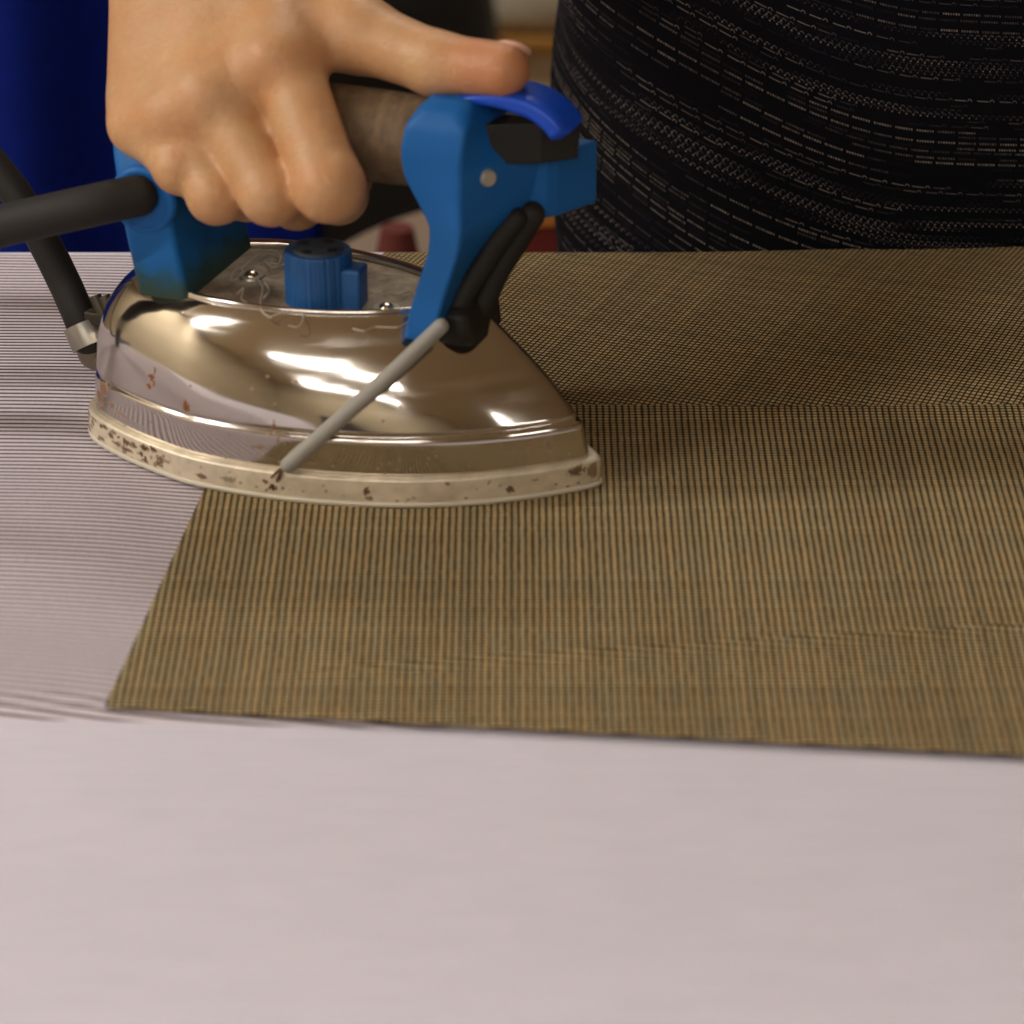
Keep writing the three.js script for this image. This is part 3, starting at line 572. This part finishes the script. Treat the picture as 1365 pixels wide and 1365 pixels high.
function headSdf(x, y, z) {
  let d = ell(x, y, z, [HC[0], HC[1] + 0.025, HC[2] - 0.012], [0.077, 0.098, 0.096]);
  d = smin(d, ell(x, y, z, [HC[0], HC[1] - 0.05, HC[2] + 0.022], [0.060, 0.066, 0.068]), 0.03);
  d = smin(d, ell(x, y, z, [HC[0], HC[1] - 0.100, HC[2] + 0.062], [0.022, 0.016, 0.016]), 0.02);
  d = smin(d, cap(x, y, z, [HC[0], HC[1] + 0.006, HC[2] + 0.088, 0.007], [HC[0], HC[1] - 0.034, HC[2] + 0.108, 0.012]), 0.010);
  for (const s of [-1, 1]) {
    d = smin(d, ell(x, y, z, [HC[0] + s * 0.077, HC[1] - 0.008, HC[2] - 0.012], [0.010, 0.030, 0.018]), 0.008);
    d = -smin(-d, Math.hypot(x - HC[0] - s * 0.031, y - HC[1] - 0.004, z - HC[2] - 0.108) - 0.020, 0.012);
    d = smin(d, Math.hypot(x - HC[0] - s * 0.031, y - HC[1] - 0.004, z - HC[2] - 0.078) - 0.0135, 0.004);
  }
  d = smin(d, ell(x, y, z, [HC[0], HC[1] - 0.062, HC[2] + 0.088], [0.024, 0.006, 0.008]), 0.004);
  d = smin(d, ell(x, y, z, [HC[0], HC[1] - 0.073, HC[2] + 0.087], [0.021, 0.006, 0.008]), 0.004);
  return d;
}
function limbs(x, y, z, k) {            // arms above the wrists
  let d = cap(x, y, z, [...SH_R, 0.052], [...EL_R, 0.041]); d = smin(d, cap(x, y, z, [...EL_R, 0.040], [mix(EL_R[0], WR_R[0], 0.96), mix(EL_R[1], WR_R[1], 0.96), mix(EL_R[2], WR_R[2], 0.96), 0.026]), 0.03);
  let e = cap(x, y, z, [...SH_L, 0.052], [...EL_L, 0.041]); e = smin(e, cap(x, y, z, [...EL_L, 0.040], [...WR_L, 0.026]), 0.03);
  return Math.min(d, e);
}
function bodySdf(x, y, z) {
  let d = torsoSdf(x, y, z, -0.012);
  d = smin(d, cap(x, y, z, [SH_R[0], SH_R[1], SH_R[2], 0.055], [SH_L[0], SH_L[1], SH_L[2], 0.055]), 0.05);
  d = smin(d, limbs(x, y, z), 0.04);
  d = smin(d, cap(x, y, z, [G[0], 0.46, G[1] - 0.008, 0.060], [G[0], 0.66, G[1] + 0.0, 0.052]), 0.03);
  if (y > 0.5) d = smin(d, headSdf(x, y, z), 0.02);
  if (y < 0.02) for (const s of [-1, 1]) {
    const hx = G[0] + s * 0.095;
    let l = cap(x, y, z, [hx, -0.16, G[1], 0.085], [hx + s * 0.012, fl + 0.45, G[1] + 0.01, 0.055]); l = smin(l, cap(x, y, z, [hx + s * 0.012, fl + 0.45, G[1] + 0.01, 0.055], [hx + s * 0.016, fl + 0.09, G[1] - 0.01, 0.036]), 0.03);
    l = smin(l, cap(x, y, z, [hx + s * 0.016, fl + 0.05, G[1] - 0.02, 0.036], [hx + s * 0.03, fl + 0.032, G[1] + 0.12, 0.028]), 0.02);
    d = smin(d, l, 0.03);
  }
  return d;
}
const skinUv = p => [p[0] * 10 + p[2] * 4, p[1] * 10 - p[2] * 5];
const addT = p => [p[0], p[1] + T, p[2]];
const bodyG = finishSdf(surfaceNets(bodySdf, [-0.22, fl - 0.02, -0.62], [0.56, 0.86, -0.15], 0.012), addT, skinUv);
const lhG = finishSdf(surfaceNets(leftHand, [WR_L[0] - 0.07, WR_L[1] - 0.21, WR_L[2] - 0.08], [WR_L[0] + 0.05, WR_L[1] + 0.08, WR_L[2] + 0.10], 0.0036), addT, skinUv);
const headG = finishSdf(surfaceNets(headSdf, [HC[0] - 0.11, HC[1] - 0.14, HC[2] - 0.13], [HC[0] + 0.11, HC[1] + 0.14, HC[2] + 0.14], 0.004), addT, skinUv);
const base = [G[0], 0, G[1]];
const person = thing('person', 'person in a dark knitted top holding the iron and leaning on the table edge', 'person', base);
const skinMap = tex(512, 512, (u, v) => { const n = fbm(u * 5, v * 5, 5, 191, 4), f = fbm(u * 40, v * 40, 40, 201, 3), b = fbm(u * 9, v * 9, 9, 205, 3); const k = 0.98 + 0.06 * (n - 0.5) + 0.04 * (f - 0.5); return [201 * k, (152 - 16 * (b - 0.5)) * k, (106 - 20 * (b - 0.5)) * k]; });
const skinBump = tex(512, 512, (u, v) => grey(255 * fbm(u * 70, v * 70, 70, 211, 3)), false);
const skinMat = P({ map: skinMap, vertexColors: true, bumpMap: skinBump, bumpScale: 0.00022, roughness: 0.5, sheen: 0.15, sheenColor: new THREE.Color(0.9, 0.5, 0.35), sheenRoughness: 0.5 });
const redSpots = [[tT, 24, 0.9], [iP, 15, 0.4], [mP, 13, 0.4], [rP, 12, 0.35], [bumps[0], 13, 0.3], [bumps[1], 13, 0.3], [bumps[2], 12, 0.3]].map(([j, r, k]) => [ironToWorld(j), r / 1000, k]);
for (const g of [handG, bodyG, lhG, headG]) {      // ruddier skin on the thumb tip and knuckles
  const p = g.attributes.position, c = new Float32Array(p.count * 3).fill(1), q = new THREE.Vector3();
  if (g === handG) for (let i = 0; i < p.count; i++) { q.fromBufferAttribute(p, i); let k = 0; for (const [o, r, m] of redSpots) k = Math.max(k, m * (1 - sstep(0.5, 1.25, q.distanceTo(o) / r))); c[i * 3] = 1 - 0.05 * k; c[i * 3 + 1] = 1 - 0.24 * k; c[i * 3 + 2] = 1 - 0.24 * k; }
  g.setAttribute('color', new THREE.BufferAttribute(c, 3));
}
const bodyAll = mergeGeometries([handG, bodyG, lhG, headG]); bodyAll.translate(-base[0], -base[1], -base[2]);
mesh('body', bodyAll, skinMat, person);
// thumb nail
{
  const c = ironToWorld([tT[0] + 2.0, tT[1] + 6.6, tT[2] - 5.8]);
  const n = new THREE.SphereGeometry(1, 24, 14); n.scale(0.0078, 0.0024, 0.0066); n.rotateX(-0.7); n.rotateY(-ALPHA); n.translate(c.x - base[0], c.y, c.z - base[2]);
  mesh('thumb_nail', n, P({ color: 0xd6a58e, roughness: 0.3 }), person);
}
// knitted top
const knit = (() => {
  const W = 2048, H = 1024, c = document.createElement('canvas'); c.width = W; c.height = H; const g = c.getContext('2d');
  g.fillStyle = 'rgb(9,9,15)'; g.fillRect(0, 0, W, H);
  const row = 12.5; // px per knit row; 2048 px = 0.40 m
  for (let j = 0; j < H / row; j++) {
    const y = j * row + row / 2 + 3 * (hash2(j, 7, 2) - 0.5), band = vnoise(j * 0.11, 3.3, 0, 221), type = (j > 56 && j < 67) || band > 0.7 ? 2 : (hash2(j, 1, 5) < 0.5 ? 0 : 1);
    const hide = hash2(j, 2, 6) < 0.16;
    let x = -20 * hash2(j, 4, 1);
    const A = xx => { const n = vnoise(xx / 230 + j * 5.3, j * 1.7, 0, 231) * 0.7 + vnoise(xx / 60 + j * 3.1, j * 2.7, 0, 241) * 0.3; return clamp((n - (hide ? 0.60 : 0.35)) * 3.4); };
    if (type === 0) while (x < W) {       // dash and loop
      const a = A(x); const L = 34;
      if (a > 0.04) { g.strokeStyle = `rgba(168,152,140,${0.75 * a})`; g.lineWidth = 2.4; g.beginPath(); g.moveTo(x + 4, y); g.lineTo(x + L, y + 0.6); g.stroke(); g.lineWidth = 2; g.beginPath(); g.arc(x + L + 9, y + 1.5, 5, Math.PI * 0.95, Math.PI * 2.05); g.stroke(); }
      x += 50 + 10 * hash2(j, Math.floor(x), 9);
    } else if (type === 1) while (x < W) { // small loops
      const a = A(x);
      if (a > 0.04) { g.strokeStyle = `rgba(150,136,126,${0.75 * a})`; g.lineWidth = 1.8; g.beginPath(); g.arc(x, y, 5, Math.PI * 1.05, Math.PI * 1.95); g.stroke(); g.fillStyle = `rgba(175,160,148,${0.8 * a})`; g.fillRect(x - 9, y + 1, 4, 3.5); }
      x += 18;
    } else while (x < W) {                 // ladder stitches in groups
      const a = A(x) * 1.1;
      if (a > 0.04) { for (let k = 0; k < 7; k++) { g.fillStyle = `rgba(190,172,154,${Math.min(0.95, 0.85 * a * (0.7 + 0.5 * hash2(j, k, Math.floor(x))))})`; g.fillRect(x + k * 6.6, y - 2.0, 5.0, 1.5); g.fillRect(x + k * 6.6 + 1, y + 0.2, 3.6, 2.0); } }
      x += 54;
    }
  }
  const t = new THREE.CanvasTexture(c); t.wrapS = t.wrapT = THREE.RepeatWrapping; t.colorSpace = THREE.SRGBColorSpace; t.magFilter = THREE.LinearFilter; t.anisotropy = 4;
  return t;
})();
function topSdf(x, y, z) {
  const th = Math.atan2(x - G[0], z - G[1]);
  const fold = 0.0022 * Math.sin(y * 46 + th * 7.5) * sstep(-0.2, -0.9, th) + 0.0012 * Math.sin(y * 21 - th * 4) ;
  let d = torsoSdf(x, Math.max(y, -0.2), z, fold);
  d = smin(d, cap(x, y, z, [SH_R[0], SH_R[1], SH_R[2], 0.064], [SH_L[0], SH_L[1], SH_L[2], 0.064]), 0.05);
  const sl = (S, E) => cap(x, y, z, [...S, 0.066], [mix(S[0], E[0], 0.55), mix(S[1], E[1], 0.55), mix(S[2], E[2], 0.55), 0.060]);
  d = smin(d, Math.min(sl(SH_R, EL_R), sl(SH_L, EL_L)), 0.04);
  d = Math.max(d, -0.23 - y);
  d = -smin(-d, cap(x, y, z, [G[0], 0.47, G[1] + 0.02, 0.066], [G[0], 0.66, G[1] + 0.02, 0.09]), 0.008);
  return d;
}
{
  const g = surfaceNets(topSdf, [-0.12, -0.26, -0.63], [0.53, 0.56, -0.24], 0.0075);
  finishSdf(g, addT, p => {
    const th = Math.atan2(p[0] - G[0], p[2] - G[1]), a = Math.abs(th);
    const rise = 0.050 * sstep(0.15, 1.5, th < 0 ? a : a * 0.6) - 0.006 * th;
    return [th * 0.17 / 0.40 + 0.74, (p[1] - T - rise) / 0.20];
  });
  g.translate(-base[0], -base[1], -base[2]);
  mesh('knitted_top', g, P({ specularIntensity: 0.25, map: knit, roughness: 0.95 }), person).userData.label = 'black and navy knitted top with broken pale stitch lines';
}
{
  const tr = (x, y, z) => {
    let d = torsoSdf(x, clamp(y, -0.38, -0.12), z, 0.001); d = Math.max(d, y + 0.10, -0.36 - y);
    for (const s of [-1, 1]) { const hx = G[0] + s * 0.095; const l = smin(cap(x, y, z, [hx, -0.2, G[1], 0.098], [hx + s * 0.012, fl + 0.45, G[1] + 0.01, 0.075]), cap(x, y, z, [hx + s * 0.012, fl + 0.45, G[1] + 0.01, 0.075], [hx + s * 0.016, fl + 0.09, G[1] - 0.005, 0.062]), 0.03); d = smin(d, l, 0.04); }
    return Math.max(d, fl + 0.055 - y);
  };
  const g = finishSdf(surfaceNets(tr, [-0.05, fl, -0.60], [0.48, -0.06, -0.24], 0.012), addT, skinUv); g.translate(-base[0], 0, -base[2]);
  mesh('trousers', g, M({ color: 0x191a22, roughness: 0.9 }), person);
  for (const s of [-1, 1]) { const shoe = (x, y, z) => { let d = 1e9; { const hx = G[0] + s * 0.112; d = Math.min(d, cap(x, y, z, [hx, fl + 0.05, G[1] - 0.035, 0.046], [hx + s * 0.018, fl + 0.038, G[1] + 0.14, 0.040])); } return Math.max(d, fl + 0.001 - y, y - fl - 0.085); };
  const sg = finishSdf(surfaceNets(shoe, [0.0, fl - 0.02, -0.55], [0.43, fl + 0.12, -0.2], 0.008), addT, skinUv); sg.translate(-base[0], 0, -base[2]);
  mesh('shoe', sg, M({ color: 0x2a2320, roughness: 0.6 }), person); }
  const hair = (x, y, z) => { let d = ell(x, y, z, [HC[0], HC[1] + 0.030, HC[2] - 0.022], [0.090, 0.106, 0.102]); d = smin(d, ell(x, y, z, [HC[0], HC[1] - 0.05, HC[2] - 0.07], [0.070, 0.09, 0.045]), 0.03); d = Math.max(d, -ell(x, y, z, [HC[0], HC[1] - 0.022, HC[2] + 0.080], [0.066, 0.088, 0.085])); return d; };
  const hg = finishSdf(surfaceNets(hair, [HC[0] - 0.12, HC[1] - 0.17, HC[2] - 0.15], [HC[0] + 0.12, HC[1] + 0.16, HC[2] + 0.12], 0.006), addT, skinUv); hg.translate(-base[0], 0, -base[2]);
  mesh('hair', hg, M({ color: 0x3a2a1c, roughness: 0.7 }), person);
}

// ------------------------------------------------------------------ loose threads on the iron's top plate
{
  const lint = M({ color: 0xb9ab97, roughness: 0.9 });
  const sets = [
    [[344, 372], [350, 385], [347, 402], [352, 418], [362, 424]],
    [[356, 424], [380, 416], [398, 416], [404, 426], [396, 436], [384, 434]],
    [[307, 375], [312, 362], [322, 358], [320, 368], [310, 374]],
    [[322, 357], [345, 340], [362, 334], [374, 342], [370, 352], [360, 350]],
    [[354, 348], [366, 356], [378, 352], [382, 340]],
    [[510, 388], [530, 392], [548, 388], [558, 398]],
    [[470, 438], [485, 441], [500, 436], [530, 436], [550, 424]],
    [[316, 392], [324, 384], [322, 398], [330, 404]],
    [[350, 398], [356, 392], [358, 384], [352, 376]],
  ];
  const tell = ['pale loose thread trailing from the rear plate screw to the rim', 'pale loose thread looped over the near rim of the top plate', 'small pale loop of thread between the rear post and the rear screw', 'pale thread arching behind the rear screw towards the blue knob', 'short pale thread touching the rear of the blue temperature knob', 'pale thread behind the front plate screw near the front post', 'long pale thread along the rim before the front plate screw', 'tiny pale hooked thread between the rear post and the near rim', 'short pale squiggle of thread just before the rear plate screw'];
  for (const [si, s] of sets.entries()) {
    const pts = s.map(([px, py], i) => { const d = ray(px, py), h = T + 0.0014 + 0.0700 + 0.0016 * Math.abs(Math.sin(i * 1.7)); return CAM.clone().addScaledVector(d, (h - CAM.y) / d.y); });
    const o = pts[0].clone(); const g = tube(pts.map(p => p.clone().sub(o)), 0.0003, 60, 6, false);
    solo('loose_thread', g, lint, tell[si], 'thread', o.toArray(), 'loose threads on the iron top plate');
  }
}

// ------------------------------------------------------------------ dark cabinet across the room, mirrored in the chrome
{
  const L = thing('dark_cabinet', 'long dark brown cabinet against the wall facing the ironing table', 'cabinet', [0.3, 0, 5.3]);
  const dk = M({ color: 0x2e2620, roughness: 0.5 });
  mesh('carcass', rbox(4.4, 1.15, 0.5, 0.01, 0, 0.585, 0), dk, L);
  for (let k = 0; k < 6; k++) { const d = mesh('door', rbox(0.70, 1.05, 0.02, 0.006, -1.8 + k * 0.72, 0.585, -0.261), dk, L); mesh('handle', rbox(0.014, 0.12, 0.02, 0.004, -1.8 + k * 0.72 + 0.28, 0.72, -0.278), zinc, d); }
}
// ------------------------------------------------------------------ things behind the table
{
  // clothes rail with a blue cloth and a black garment
  const rail = thing('clothes_rail', 'low steel clothes rail holding the blue cloth behind the table', 'clothes rail', [-0.76, 0, -1.12]);
  const steel = M({ color: 0x8d8a84, roughness: 0.35, metalness: 0.8 });
  const bar = new THREE.CylinderGeometry(0.012, 0.012, 1.28, 20); bar.rotateZ(Math.PI / 2); bar.translate(0, 1.36, 0); mesh('bar', bar, steel, rail);
  for (const s of [-0.57, 0.57]) { mesh('post', cyl(0.012, 0.012, 1.34, s, 0.69, 0, 20), steel, rail); mesh('foot', rbox(0.03, 0.025, 0.22, 0.006, s, 0.0125, 0), steel, rail); }
  const bl = clothSheet(150, 60, (u, v) => {
    const s = mix(-0.95, 0.95, v), x = mix(-0.60, 0.625, u);
    const q = Math.abs(s), front = s > 0, y = 1.375 - Math.max(0, q - 0.02), dz = q < 0.02 ? s / 0.02 * 0.014 : Math.sign(s) * 0.014;
    const fold = 0.022 * sstep(0.02, 0.3, q) * (Math.sin(x * 34 + 0.9 * Math.sin(x * 13)) * 0.65 + Math.sin(x * 17 + 1.0) * 0.5) + sstep(0.02, 0.3, q) * 0.045 * Math.sign(s);
    return [x, q < 0.02 ? 1.3605 + 0.0145 * Math.sqrt(Math.max(0, 1 - (q / 0.02) ** 2)) : y - 0.012, dz + fold];
  }, p => [p[0] * 8, p[1] * 8], 0.0015);
  const bm = tex(256, 256, (u, v) => { const k = 0.9 + 0.2 * fbm(u * 30, v * 30, 30, 301, 3); return [9 * k, 30 * k, 118 * k]; });
  solo('blue_cloth', bl, P({ specularIntensity: 0.25, map: bm, roughness: 0.85 }), 'deep blue cloth hanging in folds over the clothes rail', 'cloth', [-0.76, 0, -1.12]);
}
{
  const L = thing('storage_chest', 'low tan wooden chest carrying the cream sack', 'chest', [0.12, 0, -2.31]);
  mesh('chest_body', rbox(1.28, 0.362, 0.41, 0.006, 0, 0.181, 0), M({ color: 0xe8cfa4, roughness: 0.7 }), L);
  mesh('lid', rbox(1.31, 0.017, 0.43, 0.005, 0, 0.3705, 0), M({ color: 0xbd8636, roughness: 0.55 }), L);
  const sack = surfaceNets((x, y, z) => { const rb = (cx, hx, hy, hz, r) => { const qx = Math.max(Math.abs(x - cx) - hx + r, 0), qy = Math.max(Math.abs(y - hy) - hy + r, 0), qz = Math.max(Math.abs(z) - hz + r, 0); return Math.hypot(qx, qy, qz) - r; }; let d = rb(-0.02, 0.15, 0.12, 0.14, 0.025); d = smin(d, rb(0.20, 0.13, 0.10, 0.13, 0.025), 0.02); d = smin(d, cap(x, y, z, [0.02, 0.2, 0, 0.07], [0.04, 0.33, -0.02, 0.035]), 0.05); d += 0.006 * Math.sin(x * 40 + y * 15) * Math.sin(y * 32); return Math.max(d, 0.001 - y); }, [-0.22, -0.01, -0.2], [0.38, 0.40, 0.2], 0.011);
  finishSdf(sack, p => p, p => [p[0] * 4, p[1] * 4]);
  solo('cream_sack', sack, M({ color: 0xf4ead0, roughness: 0.9 }), 'lumpy cream cloth sack on the wooden bench', 'sack', [0.125, 0.3792, -2.235]);
}
{
  const bag = surfaceNets((x, y, z) => { const qx = Math.max(Math.abs(x) - 0.19, 0), qy = Math.max(Math.abs(y - 0.29) - 0.22, 0), qz = Math.max(Math.abs(z) - 0.06, 0); let d = Math.hypot(qx, qy, qz) - 0.07; d += 0.005 * Math.sin(x * 30) * Math.sin(y * 26 + 1); return Math.max(d, 0.001 - y); }, [-0.29, -0.01, -0.16], [0.29, 0.62, 0.16], 0.012);
  finishSdf(bag, p => p, p => [p[0] * 4, p[1] * 4]);
  const L = thing('black_bag', 'large soft black bag standing on the floor before the tan chest', 'bag', [-0.275, 0, -1.92]);
  mesh('bag_body', bag, M({ color: 0x14100d, roughness: 0.8 }), L);
  mesh('bag_handle', tube([[-0.10, 0.55, 0.02], [-0.08, 0.66, 0.03], [0, 0.70, 0.03], [0.08, 0.66, 0.03], [0.10, 0.55, 0.02]].map(a => V(a, 1)), 0.011, 40, 10), M({ color: 0x14100d, roughness: 0.7 }), L);
}
{
  const S = T - 0.235;                // stool seat top
  const L = thing('work_stool', 'round grey-brown padded work stool behind the ironing table', 'stool', [0.06, 0, -0.83]);
  const seat = new THREE.LatheGeometry([[0, 0], [0.185, 0], [0.20, 0.012], [0.205, 0.03], [0.20, 0.05], [0.185, 0.06], [0, 0.062]].map(([r, y]) => new THREE.Vector2(r, y)), 64); seat.translate(0, S - 0.062, 0);
  mesh('seat', seat, M({ color: 0x7d6a58, roughness: 0.8 }), L);
  const st = M({ color: 0x3a3835, roughness: 0.4, metalness: 0.7 });
  mesh('column', cyl(0.02, 0.024, S - 0.09, 0, (S - 0.062 + 0.03) / 2, 0, 24), st, L);
  for (let k = 0; k < 5; k++) { const g = rbox(0.26, 0.028, 0.032, 0.008, 0.13, 0.03, 0); g.rotateY(k * Math.PI * 2 / 5); mesh('leg', g, st, L); }
  const B = thing('small_carton', 'small orange carton with a dark red band on the stool', 'carton', [0.052, S, -0.80], 0.12);
  mesh('carton_lid', rbox(0.13, 0.013, 0.09, 0.003, 0, 0.0755, 0), M({ color: 0xb9762a, roughness: 0.7 }), B).userData.label = 'orange lid';
  mesh('carton_base', rbox(0.126, 0.069, 0.086, 0.002, 0, 0.0345, 0), M({ color: 0x6a1a10, roughness: 0.7 }), B).userData.label = 'dark red lower part';
  const C = thing('thread_cone', 'dark red thread cone standing on the grey-brown stool', 'thread cone', [-0.070, S, -0.82]);
  mesh('wound_thread', cyl(0.010, 0.018, 0.040, 0, 0.024, 0, 28), M({ color: 0x5a2018, roughness: 0.85 }), C);
  mesh('cone_base', cyl(0.019, 0.019, 0.004, 0, 0.002, 0, 28), M({ color: 0x8a7a68, roughness: 0.7 }), C);
}
renderer.render(scene, camera);
